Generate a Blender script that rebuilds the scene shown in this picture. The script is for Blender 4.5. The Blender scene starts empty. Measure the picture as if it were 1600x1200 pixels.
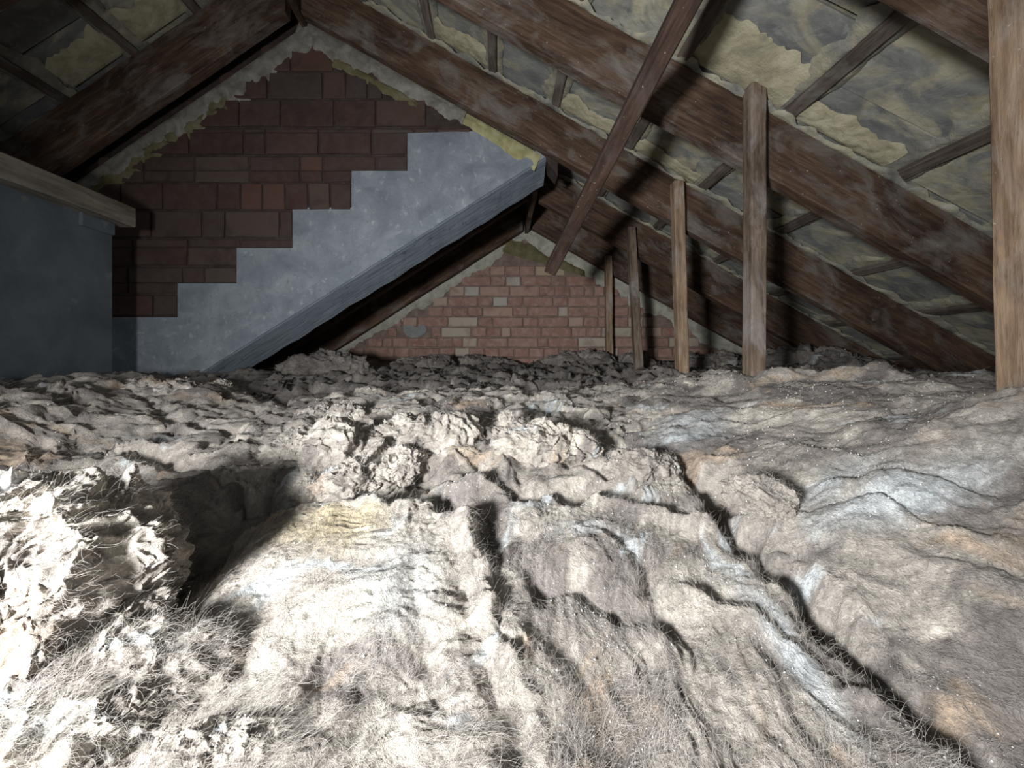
import bpy, bmesh, math, random
import numpy as np
from mathutils import Vector, Matrix
random.seed(7); np.random.seed(7)
S = bpy.context.scene
C = S.collection

# ------------------------------------------------------------------ camera, world, light, exposure
# world frame: X right, Y into the loft, Z up; the lens is at the origin, just above the insulation
cam = bpy.data.cameras.new('camera'); camo = bpy.data.objects.new('camera', cam); C.objects.link(camo)
cam.sensor_width = 36; cam.lens = 620 / 1600 * 36
cam.shift_x = 0.0125; cam.shift_y = -35 / 1600
cam.clip_start = 0.01
camo.rotation_euler = (math.pi / 2, 0, 0)
S.camera = camo
W = bpy.data.worlds.new('world'); S.world = W; W.use_nodes = True
W.node_tree.nodes['Background'].inputs[0].default_value = (0.90, 0.95, 1.0, 1)
W.node_tree.nodes['Background'].inputs[1].default_value = 0.15
# hand lamp left of and behind the lens: the shadows of the posts, the strut and the wool heap all point back to it
la = bpy.data.lights.new('inspection_lamp_offscreen', 'AREA'); la.shape = 'DISK'; la.size = 0.20; la.spread = math.radians(125); la.energy = 15.5; la.color = (0.97, 0.985, 1.0)
lo = bpy.data.objects.new('inspection_lamp_offscreen', la); C.objects.link(lo)
lo.location = (-0.60, -0.42, 0.02)
lo.rotation_euler = (Vector((0.30, 1.6, 0.06)) - lo.location).to_track_quat('-Z', 'Y').to_euler()
vs = S.view_settings
vs.view_transform = 'Standard'; vs.look = 'None'; vs.gamma = 1; vs.use_curve_mapping = False; vs.exposure = 0.65

# ------------------------------------------------------------------ noise
def _perm(seed):
    r = np.random.RandomState(seed); p = np.arange(256); r.shuffle(p); return np.concatenate([p, p, p])
_G3 = np.random.RandomState(1).normal(size=(256, 3)); _G3 /= np.linalg.norm(_G3, axis=1)[:, None]
_P = {}
def perm(s):
    if s not in _P: _P[s] = _perm(s)
    return _P[s]
def noise2(x, y, seed=0):
    p = perm(seed); xi = np.floor(x).astype(int); yi = np.floor(y).astype(int)
    fx = x - xi; fy = y - yi; xi &= 255; yi &= 255
    u = fx*fx*fx*(fx*(fx*6-15)+10); v = fy*fy*fy*(fy*(fy*6-15)+10)
    def g(ix, iy, dx, dy):
        a = p[p[ix & 255] + (iy & 255)] * (2*math.pi/256); return np.cos(a)*dx + np.sin(a)*dy
    a = g(xi, yi, fx, fy); b = g(xi+1, yi, fx-1, fy); c = g(xi, yi+1, fx, fy-1); d = g(xi+1, yi+1, fx-1, fy-1)
    return 1.4 * ((a*(1-u)+b*u)*(1-v) + (c*(1-u)+d*u)*v)
def noise3(x, y, z, seed=0):
    p = perm(seed); xi = np.floor(x).astype(int); yi = np.floor(y).astype(int); zi = np.floor(z).astype(int)
    fx = x-xi; fy = y-yi; fz = z-zi
    u = fx*fx*(3-2*fx); v = fy*fy*(3-2*fy); w = fz*fz*(3-2*fz)
    def g(i, j, k):
        h = p[p[p[(xi+i) & 255] + ((yi+j) & 255)] + ((zi+k) & 255)]; G = _G3[h]
        return G[..., 0]*(fx-i) + G[..., 1]*(fy-j) + G[..., 2]*(fz-k)
    def lx(j, k): return g(0, j, k)*(1-u) + g(1, j, k)*u
    return 1.5 * ((lx(0,0)*(1-v)+lx(1,0)*v)*(1-w) + (lx(0,1)*(1-v)+lx(1,1)*v)*w)
def fbm2(x, y, o=4, seed=0, gain=.5):
    s = 0; a = 1
    for i in range(o): s = s + a*noise2(x*2**i + 17.3*i, y*2**i - 9.1*i, seed+i); a *= gain
    return s
def ridge2(x, y, o=3, seed=0, gain=.5):
    s = 0; a = 1
    for i in range(o): s = s + a*(1-2*np.abs(noise2(x*2**i+5.7*i, y*2**i+3.1*i, seed+i))); a *= gain
    return s
def fbm3(x, y, z, o=4, seed=0, gain=.5):
    s = 0; a = 1
    for i in range(o): s = s + a*noise3(x*2**i+7.7*i, y*2**i, z*2**i, seed+i); a *= gain
    return s
def ridge3(x, y, z, o=3, seed=0, gain=.5):
    s = 0; a = 1
    for i in range(o): s = s + a*(1-2*np.abs(noise3(x*2**i+3.3*i, y*2**i, z*2**i, seed+i))); a *= gain
    return s
def ss(a, b, x):
    t = np.clip((x-a)/(b-a), 0, 1); return t*t*(3-2*t)

# ------------------------------------------------------------------ materials
class NT:
    def __init__(s, name, rough=.9, spec=.2):
        s.m = bpy.data.materials.new(name); s.m.use_nodes = True; s.t = s.m.node_tree; s.t.nodes.clear()
        s.o = s.n('ShaderNodeOutputMaterial'); s.b = s.n('ShaderNodeBsdfPrincipled')
        s.b.inputs['Roughness'].default_value = rough; s.b.inputs['Specular IOR Level'].default_value = spec
        s.l(s.b.outputs[0], s.o.inputs[0]); s.tc = s.n('ShaderNodeTexCoord')
    def n(s, k, **kw):
        x = s.t.nodes.new(k)
        for a, b in kw.items(): setattr(x, a, b)
        return x
    def l(s, a, b): s.t.links.new(a, b)
    def vec(s, scale=(1,1,1), space='Object', loc=None):
        mp = s.n('ShaderNodeMapping'); mp.inputs['Scale'].default_value = scale
        s.l(s.tc.outputs[space], mp.inputs[0])
        oi = s.n('ShaderNodeObjectInfo'); mu = s.n('ShaderNodeVectorMath', operation='SCALE'); mu.inputs[0].default_value = (13, 29, 41)
        s.l(oi.outputs['Random'], mu.inputs['Scale']); s.l(mu.outputs[0], mp.inputs['Location'])
        return mp.outputs[0]
    def noise(s, v, scale, detail=5, rough=.55, dist=0, ):
        x = s.n('ShaderNodeTexNoise'); x.inputs['Scale'].default_value = scale; x.inputs['Detail'].default_value = detail
        x.inputs['Roughness'].default_value = rough; x.inputs['Distortion'].default_value = dist
        s.l(v, x.inputs['Vector']); return x.outputs[0]
    def ramp(s, f, stops, mode='LINEAR'):
        r = s.n('ShaderNodeValToRGB'); r.color_ramp.interpolation = mode; e = r.color_ramp.elements
        while len(e) < len(stops): e.new(.5)
        for q, (p, c) in zip(e, stops):
            q.position = p; q.color = (c, c, c, 1) if isinstance(c, (int, float)) else (*c, 1)
        s.l(f, r.inputs[0]); return r.outputs[0]
    def mix(s, f, a, b, mode='MIX'):
        x = s.n('ShaderNodeMix', data_type='RGBA', blend_type=mode)
        if hasattr(f, 'is_output'): s.l(f, x.inputs[0])
        else: x.inputs[0].default_value = f
        for q, i in ((a, 6), (b, 7)):
            if hasattr(q, 'is_output'): s.l(q, x.inputs[i])
            else: x.inputs[i].default_value = (*q, 1)
        return x.outputs[2]
    def bump(s, h, dist, strength=1, prev=None):
        b = s.n('ShaderNodeBump'); b.inputs['Distance'].default_value = dist; b.inputs['Strength'].default_value = strength
        s.l(h, b.inputs['Height'])
        if prev is not None: s.l(prev, b.inputs['Normal'])
        return b.outputs[0]
    def fin(s, col, nrm=None):
        if hasattr(col, 'is_output'): s.l(col, s.b.inputs['Base Color'])
        else: s.b.inputs['Base Color'].default_value = (*col, 1)
        if nrm is not None: s.l(nrm, s.b.inputs['Normal'])
        return s.m

def wood(name, dark, mid, light, dust=(.30,.26,.24), dustamt=.5):
    t = NT(name, .8, .25)
    g = t.noise(t.vec((1.2, 14, 14)), 6, 6, .6, .6)
    big = t.noise(t.vec((1, 2.5, 2.5)), 3.5, 4, .6, .4)
    c = t.ramp(g, [(.25, dark), (.5, mid), (.75, light)])
    c2 = t.mix(t.ramp(big, [(.38, 0), (.62, 1)]), c, t.ramp(g, [(.3, tuple(x*.45 for x in dark)), (.7, tuple(x*.8 for x in mid))]))
    fine = t.noise(t.vec((2, 5, 5)), 30, 4, .7)
    c3 = t.mix(t.ramp(t.noise(t.vec((1, 2, 2)), 5, 5, .65, .5), [(.5, 0), (.7, dustamt)]), c2, dust)
    sp = t.noise(t.vec((1, 1, 1)), 110, 2, .5)
    c4 = t.mix(t.ramp(sp, [(.735, 0), (.76, .55)]), c3, (.5, .47, .42))
    n1 = t.bump(g, .004, .7); n2 = t.bump(fine, .002, .6, n1)
    return t.fin(c4, n2)
M = {}
M['rafter'] = wood('dark_rafter_wood', (.042,.025,.018), (.103,.061,.040), (.18,.118,.079), (.19,.17,.152), .9)
M['post'] = wood('pale_post_wood', (.20,.125,.075), (.36,.25,.165), (.48,.37,.26), (.36,.31,.27), .8)
M['post_dark'] = wood('brown_post_wood', (.10,.068,.048), (.20,.145,.105), (.30,.23,.175), (.29,.26,.24), .9)
M['strut'] = wood('strut_wood', (.035,.020,.015), (.072,.042,.031), (.11,.068,.050), (.105,.088,.08), .6)
M['batten'] = wood('batten_wood', (.075,.058,.046), (.15,.12,.10), (.23,.195,.165), (.25,.24,.22), .7)
M['cap'] = wood('cap_timber_wood', (.20,.165,.13), (.30,.26,.205), (.38,.335,.27), (.36,.33,.29), .4)

def m_slate():
    t = NT('slate_underside', .85, .25)
    oi = t.n('ShaderNodeObjectInfo')
    v = t.vec((1, 1, 1))
    g = t.noise(t.vec((1, 2.2, 1)), 7, 6, .62, .8)
    base = t.ramp(g, [(.25, (.12,.126,.126)), (.5, (.215,.218,.208)), (.75, (.32,.316,.28))])
    lime = t.noise(t.vec((1, 1.6, 1)), 4.2, 5, .6, 1.2)
    limec = t.ramp(t.noise(v, 14, 5, .6), [(.3, (.36,.32,.19)), (.5, (.50,.46,.32)), (.7, (.58,.555,.45))])
    sh = t.n('ShaderNodeMath', operation='MULTIPLY_ADD'); sh.inputs[1].default_value = .17; t.l(oi.outputs['Random'], sh.inputs[0]); t.l(lime, sh.inputs[2])
    c = t.mix(t.ramp(sh.outputs[0], [(.56, 0), (.72, .85)]), base, limec)
    c = t.mix(t.ramp(t.noise(v, 26, 4, .6, .5), [(.56, 0), (.68, .5)]), c, (.36,.37,.35))
    n = t.bump(t.noise(v, 18, 6, .65, .6), .006, .8)
    return t.fin(c, n)
M['slate'] = m_slate()
def m_torch():
    t = NT('lime_torching', .95, .1)
    v = t.vec((1,1,1)); g = t.noise(v, 9, 6, .65, .8)
    c = t.ramp(g, [(.28, (.15,.148,.135)), (.45, (.26,.255,.22)), (.6, (.38,.355,.255)), (.75, (.46,.45,.40))])
    return t.fin(c, t.bump(t.noise(v, 45, 6, .7), .006, .9))
M['torch'] = m_torch()
def m_torch_cream():
    t = NT('cream_lime_torching', .95, .1)
    v = t.vec((1,1,1)); g = t.noise(v, 11, 6, .65, .8)
    c = t.ramp(g, [(.25, (.24,.225,.175)), (.45, (.40,.365,.245)), (.6, (.50,.465,.33)), (.75, (.56,.535,.45))])
    return t.fin(c, t.bump(t.noise(v, 40, 6, .7), .006, .9))
M['torch_cream'] = m_torch_cream()
def m_mortar(name, a, b, c):
    t = NT(name, .95, .1); v = t.vec((1,1,1))
    col = t.ramp(t.noise(v, 16, 6, .65, .5), [(.3, a), (.5, b), (.7, c)])
    return t.fin(col, t.bump(t.noise(v, 60, 5, .7), .004, .8))
M['parge'] = m_mortar('grey_lime_parging', (.12,.112,.095), (.21,.20,.17), (.30,.29,.255))
M['parge_pale'] = m_mortar('pale_lime_parging', (.24,.235,.19), (.38,.375,.31), (.48,.475,.42))
M['parge_green'] = m_mortar('mossy_lime_parging', (.085,.075,.035), (.14,.125,.065), (.19,.175,.12))
M['parge_yellow'] = m_mortar('yellow_distemper', (.24,.225,.11), (.34,.32,.165), (.44,.425,.27))
M['mortar_dark'] = m_mortar('sooty_mortar', (.036,.026,.023), (.056,.041,.036), (.080,.062,.055))
M['mortar'] = m_mortar('brown_mortar', (.14,.10,.083), (.205,.15,.125), (.28,.215,.18))
M['cement'] = m_mortar('grey_cement_patch', (.19,.20,.19), (.24,.25,.24), (.29,.30,.29))
def m_brick(name, stops, stain, soot):
    t = NT(name, .9, .15); v = t.vec((1,1,1)); oi = t.n('ShaderNodeObjectInfo')
    base = t.ramp(oi.outputs['Random'], stops)
    b = t.mix(t.ramp(t.noise(v, 22, 5, .65, .6), [(.42, 0), (.7, .65)]), base, stain)
    b = t.mix(t.ramp(t.noise(v, 9, 4, .6, .5), [(.52, 0), (.75, .7)]), b, soot)
    return t.fin(b, t.bump(t.noise(v, 80, 5, .7), .003, .8))
M['brick_far'] = m_brick('red_gable_brick', [(0, (.24,.135,.105)), (.3, (.31,.18,.145)), (.55, (.26,.15,.125)), (.72, (.37,.245,.195)), (.84, (.42,.345,.275)), (.93, (.40,.38,.34)), (1, (.37,.28,.16))], (.42,.32,.265), (.15,.095,.08))
M['brick_near'] = m_brick('sooty_brick', [(0, (.056,.036,.032)), (.35, (.072,.040,.034)), (.6, (.062,.046,.041)), (.8, (.084,.045,.037)), (.92, (.082,.064,.054)), (1, (.105,.055,.042))], (.085,.064,.055), (.036,.025,.022))
def m_plaster():
    t = NT('blue_grey_render', .9, .15); v = t.vec((1,1,1))
    c = t.ramp(t.noise(v, 7, 6, .65, .4), [(.3, (.15,.172,.193)), (.5, (.21,.237,.262)), (.7, (.29,.317,.34))])
    c = t.mix(t.ramp(t.noise(v, 60, 3, .6), [(.60, 0), (.70, .55)]), c, (.12,.14,.16))
    c = t.mix(t.ramp(t.noise(v, 30, 4, .6, .3), [(.60, 0), (.72, .5)]), c, (.46,.49,.51))
    return t.fin(c, t.bump(t.noise(v, 50, 5, .65), .003, .7))
M['plaster'] = m_plaster()
def m_panel():
    t = NT('slate_blue_board', .85, .2); v = t.vec((1,1,1))
    c = t.ramp(t.noise(v, 5, 5, .6, .4), [(.3, (.085,.104,.118)), (.5, (.12,.143,.160)), (.7, (.16,.185,.205))])
    c = t.mix(t.ramp(t.noise(v, 11, 3, .5, .3), [(.68, 0), (.72, .55)]), c, (.22,.23,.225))
    return t.fin(c, t.bump(t.noise(v, 60, 5, .6), .002, .5))
M['panel'] = m_panel()
def m_rake():
    t = NT('painted_raking_board', .8, .25)
    g = t.noise(t.vec((1.0, 16, 16)), 7, 5, .6, .5)
    c = t.ramp(g, [(.3, (.085,.105,.125)), (.5, (.15,.178,.205)), (.7, (.21,.24,.27))])
    c = t.mix(t.ramp(t.noise(t.vec((1,1,1)), 40, 3, .6), [(.62, 0), (.7, .6)]), c, (.06,.07,.08))
    return t.fin(c, t.bump(g, .003, .7))
M['rake'] = m_rake()
def m_wool(name):
    t = NT(name, 1.0, .05)
    at = t.n('ShaderNodeVertexColor'); at.layer_name = 'wool'
    v = t.vec((1,1,1), 'Object')
    fib = t.noise(v, 160, 4, .7, 1.8)
    mid = t.noise(v, 42, 5, .65, 1.4)
    c = t.mix(1.0, at.outputs[0], t.ramp(mid, [(.3, .70), (.5, 1.0), (.7, 1.22)]), 'MULTIPLY')
    c = t.mix(1.0, c, t.ramp(fib, [(.3, .72), (.5, 1.0), (.7, 1.25)]), 'MULTIPLY')
    t.b.inputs['Sheen Weight'].default_value = .12; t.b.inputs['Sheen Roughness'].default_value = .6
    n = t.bump(mid, .008, .8); n = t.bump(fib, .003, .9, n)
    return t.fin(c, n)
M['wool'] = m_wool('mineral_wool')
def m_fibre(name, col):
    t = NT(name, .7, .2); hi = t.n('ShaderNodeHairInfo')
    c = t.ramp(hi.outputs['Random'], [(0, tuple(x*.55 for x in col)), (.6, col), (1, tuple(min(1, x*1.25) for x in col))])
    return t.fin(c)
M['fibre'] = m_fibre('wool_fibre', (.62,.575,.52))
M['fibre_grey'] = m_fibre('grey_wool_fibre', (.40,.365,.335))
M['grain'] = NT('white_grain', .8, .2).fin((.72,.72,.70))
M['floor'] = m_mortar('dusty_boards', (.05,.04,.035), (.08,.065,.055), (.11,.09,.075))
M['web'] = NT('cobweb', .9, .1).fin((.5,.48,.45))

# ------------------------------------------------------------------ helpers
def link(name, me, mat, parent=None, label=None, cat=None, group=None, kind=None):
    o = bpy.data.objects.new(name, me); C.objects.link(o)
    if mat is not None and me is not None and not len(me.materials): me.materials.append(mat)
    if parent is not None: o.parent = parent
    if label: o['label'] = label
    if cat: o['category'] = cat
    if group: o['group'] = group
    if kind: o['kind'] = kind
    return o
def empty(name, loc=(0,0,0), **kw):
    o = link(name, None, None, **kw); o.location = loc; o.empty_display_size = .05; return o
def mesh(name, verts, faces, smooth=False):
    me = bpy.data.meshes.new(name); me.from_pydata([tuple(v) for v in verts], [], faces); me.update()
    if smooth: me.shade_smooth()
    return me
def beam_mesh(name, L, w, h, seed=0, rough=.0018, ch=.004, seg=None, skew0=0, skew1=0):
    """timber along local x from 0 to L, width w on y, height h on z; worn arrises, slightly uneven; ends may be cut on a skew"""
    n = seg or max(4, int(L/.06)); a, b = w/2, h/2
    prof = [(-a+ch,-b),(0,-b),(a-ch,-b),(a,-b+ch),(a,0),(a,b-ch),(a-ch,b),(0,b),(-a+ch,b),(-a,b-ch),(-a,0),(-a,-b+ch)]
    k = len(prof); V = []
    for i in range(n+1):
        f = i/n
        for (y, z) in prof:
            x = L*f + (skew0*(1-f) + skew1*f)*z
            V.append((x, y, z))
    V = np.array(V); r = rough
    V[:,1] += r*noise3(V[:,0]*9+seed, V[:,1]*30, V[:,2]*30, seed) + .0025*noise2(V[:,0]*2.2+seed*3.1, V[:,0]*0+seed, 3)
    V[:,2] += r*noise3(V[:,0]*9-seed, V[:,1]*30+9, V[:,2]*30, seed+1) + .003*noise2(V[:,0]*2.0-seed*2.7, V[:,0]*0+seed+.5, 4)
    F = [(i*k+j, i*k+(j+1)%k, (i+1)*k+(j+1)%k, (i+1)*k+j) for i in range(n) for j in range(k)]
    F = [f[::-1] for f in F]
    F.append(tuple(range(k))); F.append(tuple(range(n*k, n*k+k))[::-1])
    return mesh(name, V, F)
def place(o, p0, p1, up=(0,0,1)):
    p0 = Vector(p0); x = (Vector(p1)-p0).normalized(); u = Vector(up); y = u.cross(x).normalized(); z = x.cross(y)
    m = Matrix((x, y, z)).transposed().to_4x4(); m.translation = p0; o.matrix_world = m
def beam(name, p0, p1, w, h, mat, up=(0,0,1), seed=0, parent=None, skew0=0, skew1=0, **kw):
    L = (Vector(p1)-Vector(p0)).length
    o = link(name, beam_mesh(name, L, w, h, seed, skew0=skew0, skew1=skew1), mat, parent, **kw); place(o, p0, p1, up); return o
def prism_xz(name, pts, y0, y1):
    """polygon in X,Z extruded from y0 to y1"""
    n = len(pts); area = sum(pts[i][0]*pts[(i+1)%n][1]-pts[(i+1)%n][0]*pts[i][1] for i in range(n))
    if area < 0: pts = pts[::-1]
    V = [(x, y0, z) for x, z in pts] + [(x, y1, z) for x, z in pts]
    F = [tuple(range(n)), tuple(range(2*n-1, n-1, -1))] + [(i, i+n, (i+1)%n+n, (i+1)%n) for i in range(n)]
    return mesh(name, V, F)
def lump_strip(name, P0, P1, width_dir, out_dir, w0, w1, bulge, seed, n=90, k=9, ragged=.6):
    """rough trowelled mortar strip: runs P0->P1, spreads w along width_dir, bulges along out_dir"""
    P0, P1 = np.array(P0, float), np.array(P1, float); wd = np.array(width_dir, float); od = np.array(out_dir, float)
    L = np.linalg.norm(P1-P0); sc = 16
    f = np.arange(n+1)/n; a = L*f*sc; g = np.arange(k+1)/k
    ww = (w0*(1-f)+w1*f) * (1 + .7*ragged*fbm2(a*.55, a*0+seed*1.7, 4, seed, .55))
    A, G = np.meshgrid(a, g, indexing='ij')
    b = bulge*np.sin(np.pi*np.minimum(1, G*1.02))**.6 * (1 + .8*fbm2(A*1.3, G*2.2+seed, 3, seed+3))
    b = np.nan_to_num(b)
    V = (P0 + (P1-P0)*f[:, None])[:, None, :] + wd*(ww[:, None]*g)[..., None] + od*b[..., None]
    V = V.reshape(-1, 3)
    F = [(i*(k+1)+j, i*(k+1)+j+1, (i+1)*(k+1)+j+1, (i+1)*(k+1)+j) for i in range(n) for j in range(k)]
    return mesh(name, V, F, True)

# ------------------------------------------------------------------ roof geometry (metres from the lens)
VR, VL, VF = .207, .275, .19                          # vertical depth of the rafters
def zbR(x): return 1.077 - .56*x                      # underside of the long slope's rafters
def zbL(x): return 1.527 + .682*(x + .984)            # underside of the short slope's rafters
def zbF(x): return .955 + .64*(x - .2)                # underside of the far lower slope's rafters
uR = Vector((1, 0, -.56)).normalized(); nR = Vector((.56, 0, 1)).normalized()
uL = Vector((-1, 0, -.682)).normalized(); nL = Vector((-.682, 0, 1)).normalized()
uF = Vector((-1, 0, -.64)).normalized(); nF = Vector((-.64, 0, 1)).normalized()

# ------------------------------------------------------------------ floor
fl = mesh('floor', [(x, y, z) for z in (-.46, -.50) for x, y in ((-2.95,-.6),(2.5,-.6),(2.5,3.1),(-2.95,3.1))],
          [(0,1,2,3),(7,6,5,4),(0,4,5,1),(1,5,6,2),(2,6,7,3),(3,7,4,0)])
link('floor', fl, M['floor'], kind='structure', label='dusty boards beneath the insulation', cat='floor')

# ------------------------------------------------------------------ far gable wall
YB = 2.90
back = link('wall_back', prism_xz('wall_back', [(-1.75,-.46),(2.33,-.46),(2.33,zbR(2.33)+VR+.01),(.26,zbR(.26)+VR+.02),(.19,1.215),(.12,zbF(.12)+VF+.03),(-1.75,zbF(-1.75)+VF+.01)], YB, YB+.12), M['mortar'],
            kind='structure', label='red brick gable wall at the far end of the loft', cat='wall')
def brick_mesh(name, w, h, d, seed):
    c = .004; rr = random.Random(seed)
    def ring(y, i): return [(-w/2+i, y, -h/2+i), (w/2-i, y, -h/2+i), (w/2-i, y, h/2-i), (-w/2+i, y, h/2-i)]
    V = ring(d, 0) + ring(c, 0) + ring(0, c)
    V = [(x+rr.uniform(-1,1)*.0018, y+(rr.uniform(-1,1)*.0012 if y < d else 0), z+rr.uniform(-1,1)*.0015) for x, y, z in V]
    F = [(8,9,10,11)] + [(a+i, a+(i+1)%4, b+(i+1)%4, b+i) for a, b in ((0,4),(4,8)) for i in range(4)]
    return mesh(name, V, F)
rb = random.Random(11); FB = {}
for kd, w in (('s', .212), ('h', .100), ('q', .062)):
    FB[kd] = [brick_mesh('brick', w, .064, .012, i*7+ord(kd)) for i in range(4)]
    for q in FB[kd]: q.materials.append(M['brick_far'])
def put_brick(me, x, z, y, parent, mat=None):
    o = bpy.data.objects.new('brick', me); C.objects.link(o); o.parent = parent; o.location = (x, y, z); return o
z = -.19; row = 0
while z < 1.0:
    x = -1.72 + rb.uniform(0, .2)
    while x < 2.2:
        kd = rb.choice('sshhhsshq') if row % 3 else rb.choice('hhhqhs')
        w = {'s': .212, 'h': .100, 'q': .062}[kd]
        zt = z + .06
        lim = min(zbF(x)-.015, zbF(x+w)-.015, zbR(x)-.04, zbR(x+w)-.04)
        near_apex = abs(x+w/2-.19) < .22 and zt > .74 and rb.random() < .8
        patch = abs(x+w/2+.62) < .13 and abs(z+.032-.225) < .045
        if zt < lim and not near_apex and not patch:
            put_brick(rb.choice(FB[kd]), x+w/2, z+.032, YB-.008-rb.random()*.004, back)
        x += w + .009
    z += .0745; row += 1
# cement patch shaped like two lobes, and lime parging under the rakes
pp = [(-.70,.255),(-.665,.27),(-.63,.262),(-.605,.25),(-.575,.268),(-.54,.262),(-.525,.235),(-.54,.20),(-.58,.178),(-.63,.172),(-.675,.19),(-.70,.22)]
link('cement_patch', prism_xz('cement_patch', pp, YB-.013, YB+.005), M['cement'], back, label='grey cement patch among the bricks')
link('parging', lump_strip('parging', (-1.3, YB-.012, zbF(-1.3)+.03), (.2, YB-.012, zbF(.2)+.03), (.3,.09,-.95), (0,-1,0), .075, .10, .009, 5), M['parge_pale'], back, label='pale lime parging under the rafter')
link('parging', lump_strip('parging', (.17, YB-.012, zbR(.17)+.02), (2.1, YB-.012, zbR(2.1)+.02), (-.3,.09,-.95), (0,-1,0), .12, .11, .009, 8, n=110), M['parge_pale'], back, label='pale lime parging under the rafter')
link('parging', lump_strip('parging', (.02, YB-.010, .80), (.62, YB-.010, .62), (0,0,1), (0,-1,0), .12, .05, .010, 12, n=50), M['parge_green'], back, label='brown-green mortar smear over the bricks')

# ------------------------------------------------------------------ nearer brick gable with the stepped render
YM = 1.90; K = YM/620
def mx(px): return (px-780)*K
def mz(py): return (565-py)*K
wm = [(mx(852), mz(250)), (mx(300), mz(592)), (mx(235), mz(634)), (mx(180), -.46), (-2.9, -.46), (-2.9, zbL(-2.9)+VL+.01), (-.93, zbL(-.93)+VL+.01), (-.87, zbR(-.87)+VR+.01), (.28, zbR(.28)+VR+.01), (.28, zbR(.28)-.03)]
mid = link('wall_middle', prism_xz('wall_middle', wm, YM, YM+.10), M['mortar_dark'], kind='structure', label='sooty brick gable above the lower roof, its foot rendered blue-grey', cat='wall')
rend = [(740,206),(852,246),(300,592),(235,634),(215,680),(60,680),(60,496),(279,496),(279,443),(371,443),(371,388),(458,388),(458,325),(550,325),(550,268),(637,268),(637,209)]
rend = [(mx(a), mz(b)) for a, b in rend]
link('render_coat', prism_xz('render_coat', rend, YM-.006, YM+.01), M['plaster'], mid, label='blue-grey render with a stepped upper edge')
rake_line = [(852, 246), (300, 592)]
link('render_band', prism_xz('render_band', [(mx(838),mz(237)),(mx(852),mz(247)),(mx(296),mz(595)),(mx(250),mz(590)),(mx(300),mz(562))], YM-.0095, YM), M['plaster'], mid, label='smooth raised band of render along the rake')
def steplim(y):
    for a, b in ((209, 735), (268, 637), (325, 550), (388, 458), (443, 371), (496, 279)):
        if y < a: return b
    return -1
rb = random.Random(23)
y = 72.0
while y < 496:
    yb = y + 40
    xl = max(441-(y-50)/.682, 60); xr0 = 475+(y-46)/.56
    x = xl + 2 - rb.uniform(0, 40); row_seq = 0
    while x < 760:
        w = rb.choice([82, 82, 80, 76, 31, 33, 62])
        a, b = max(x, xl), x + w
        cuts = [y] + [c for c in (209, 268, 325, 388, 443, 496) if y+4 < c < yb-4] + [yb]
        for c0, c1 in zip(cuts, cuts[1:]):
            lim = min(xr0, steplim((c0+c1)/2)) - 1
            bb = min(b, lim)
            if bb - a > 9 and c1 - c0 > 5 and c0 < 494:
                d = .011 if c1-c0 > 30 else .009
                me = brick_mesh('brick', (bb-a)*K, (min(c1, 495)-c0-(2 if c1 in cuts[1:-1] else 0))*K, d, rb.randint(0, 9999)); me.materials.append(M['brick_near'])
                put_brick(me, mx((a+bb)/2), mz((c0+min(c1,495))/2), YM-d+.002-rb.random()*.003, mid)
        x += w + 3
    y += 43.2
# parging below the two front rafters, yellow distemper at the toe of the long one
xa = -2.25
link('parging', lump_strip('parging', (xa, YM-.012, zbL(xa)+.03), (-.92, YM-.012, zbL(-.92)+.03), (.45,.10,-.9), (0,-1,0), .09, .115, .010, 31, n=120), M['parge'], mid, label='grey lime parging under the rafter')
link('parging', lump_strip('parging', (-1.95, YM-.009, zbL(-1.95)-.02), (-1.32, YM-.009, zbL(-1.32)-.02), (.45,.10,-.9), (0,-1,0), .07, .09, .008, 37, n=60), M['parge_green'], mid, label='mossy green streak of parging')
link('parging', lump_strip('parging', (-.94, YM-.012, zbR(-.94)+.03), (-.15, YM-.012, zbR(-.15)+.03), (-.4,.10,-.92), (0,-1,0), .13, .075, .010, 41, n=90), M['parge'], mid, label='grey lime parging under the rafter')
link('parging', lump_strip('parging', (-.78, YM-.009, zbR(-.78)-.06), (-.38, YM-.009, zbR(-.38)-.05), (-.4,.10,-.92), (0,-1,0), .05, .04, .007, 47, n=50), M['parge_green'], mid, label='mossy green streak of parging')
link('distemper_strip', lump_strip('distemper_strip', (-.17, YM-.010, zbR(-.17)+.02), (.20, YM-.010, zbR(.20)+.02), (-.4,.10,-.92), (0,-1,0), .05, .085, .006, 53, n=50, ragged=.25), M['parge_yellow'], mid, label='yellow distempered strip under the rafter')
# raking board at the foot of the rendered wall
def rake_board():
    a0, a1 = Vector((mx(853), YM-.004, mz(246))), Vector((mx(296), YM-.004, mz(594)))
    dn = Vector((0, .115, -.086)); bk = Vector((0, .14, -.02)); n = 40; V = []
    for i in range(n+1):
        p = a0.lerp(a1, i/n); j = .003*math.sin(i*1.7)+.002*math.sin(i*.61)
        for q in (p, p+Vector((0,-.002,-.012)), p+dn+Vector((0,0,j)), p+bk): V.append(q)
    F = [(i*4+a, i*4+(a+1)%4, i*4+4+(a+1)%4, i*4+4+a) for i in range(n) for a in range(4)] + [(3,2,1,0), (n*4, n*4+1, n*4+2, n*4+3)]
    me = mesh('raking_board', V, F)
    # own frame along the board so the grain follows it
    x = (a1-a0).normalized(); yv = Vector((0,1,0)); zv = x.cross(yv); m = Matrix((x, yv, zv)).transposed().to_4x4(); m.translation = a0
    me.transform(m.inverted()); o = link('raking_board', me, M['rake'], label='blue-grey painted board along the rake below the rendered wall', cat='board'); o.matrix_world = m
rake_board()

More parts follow.
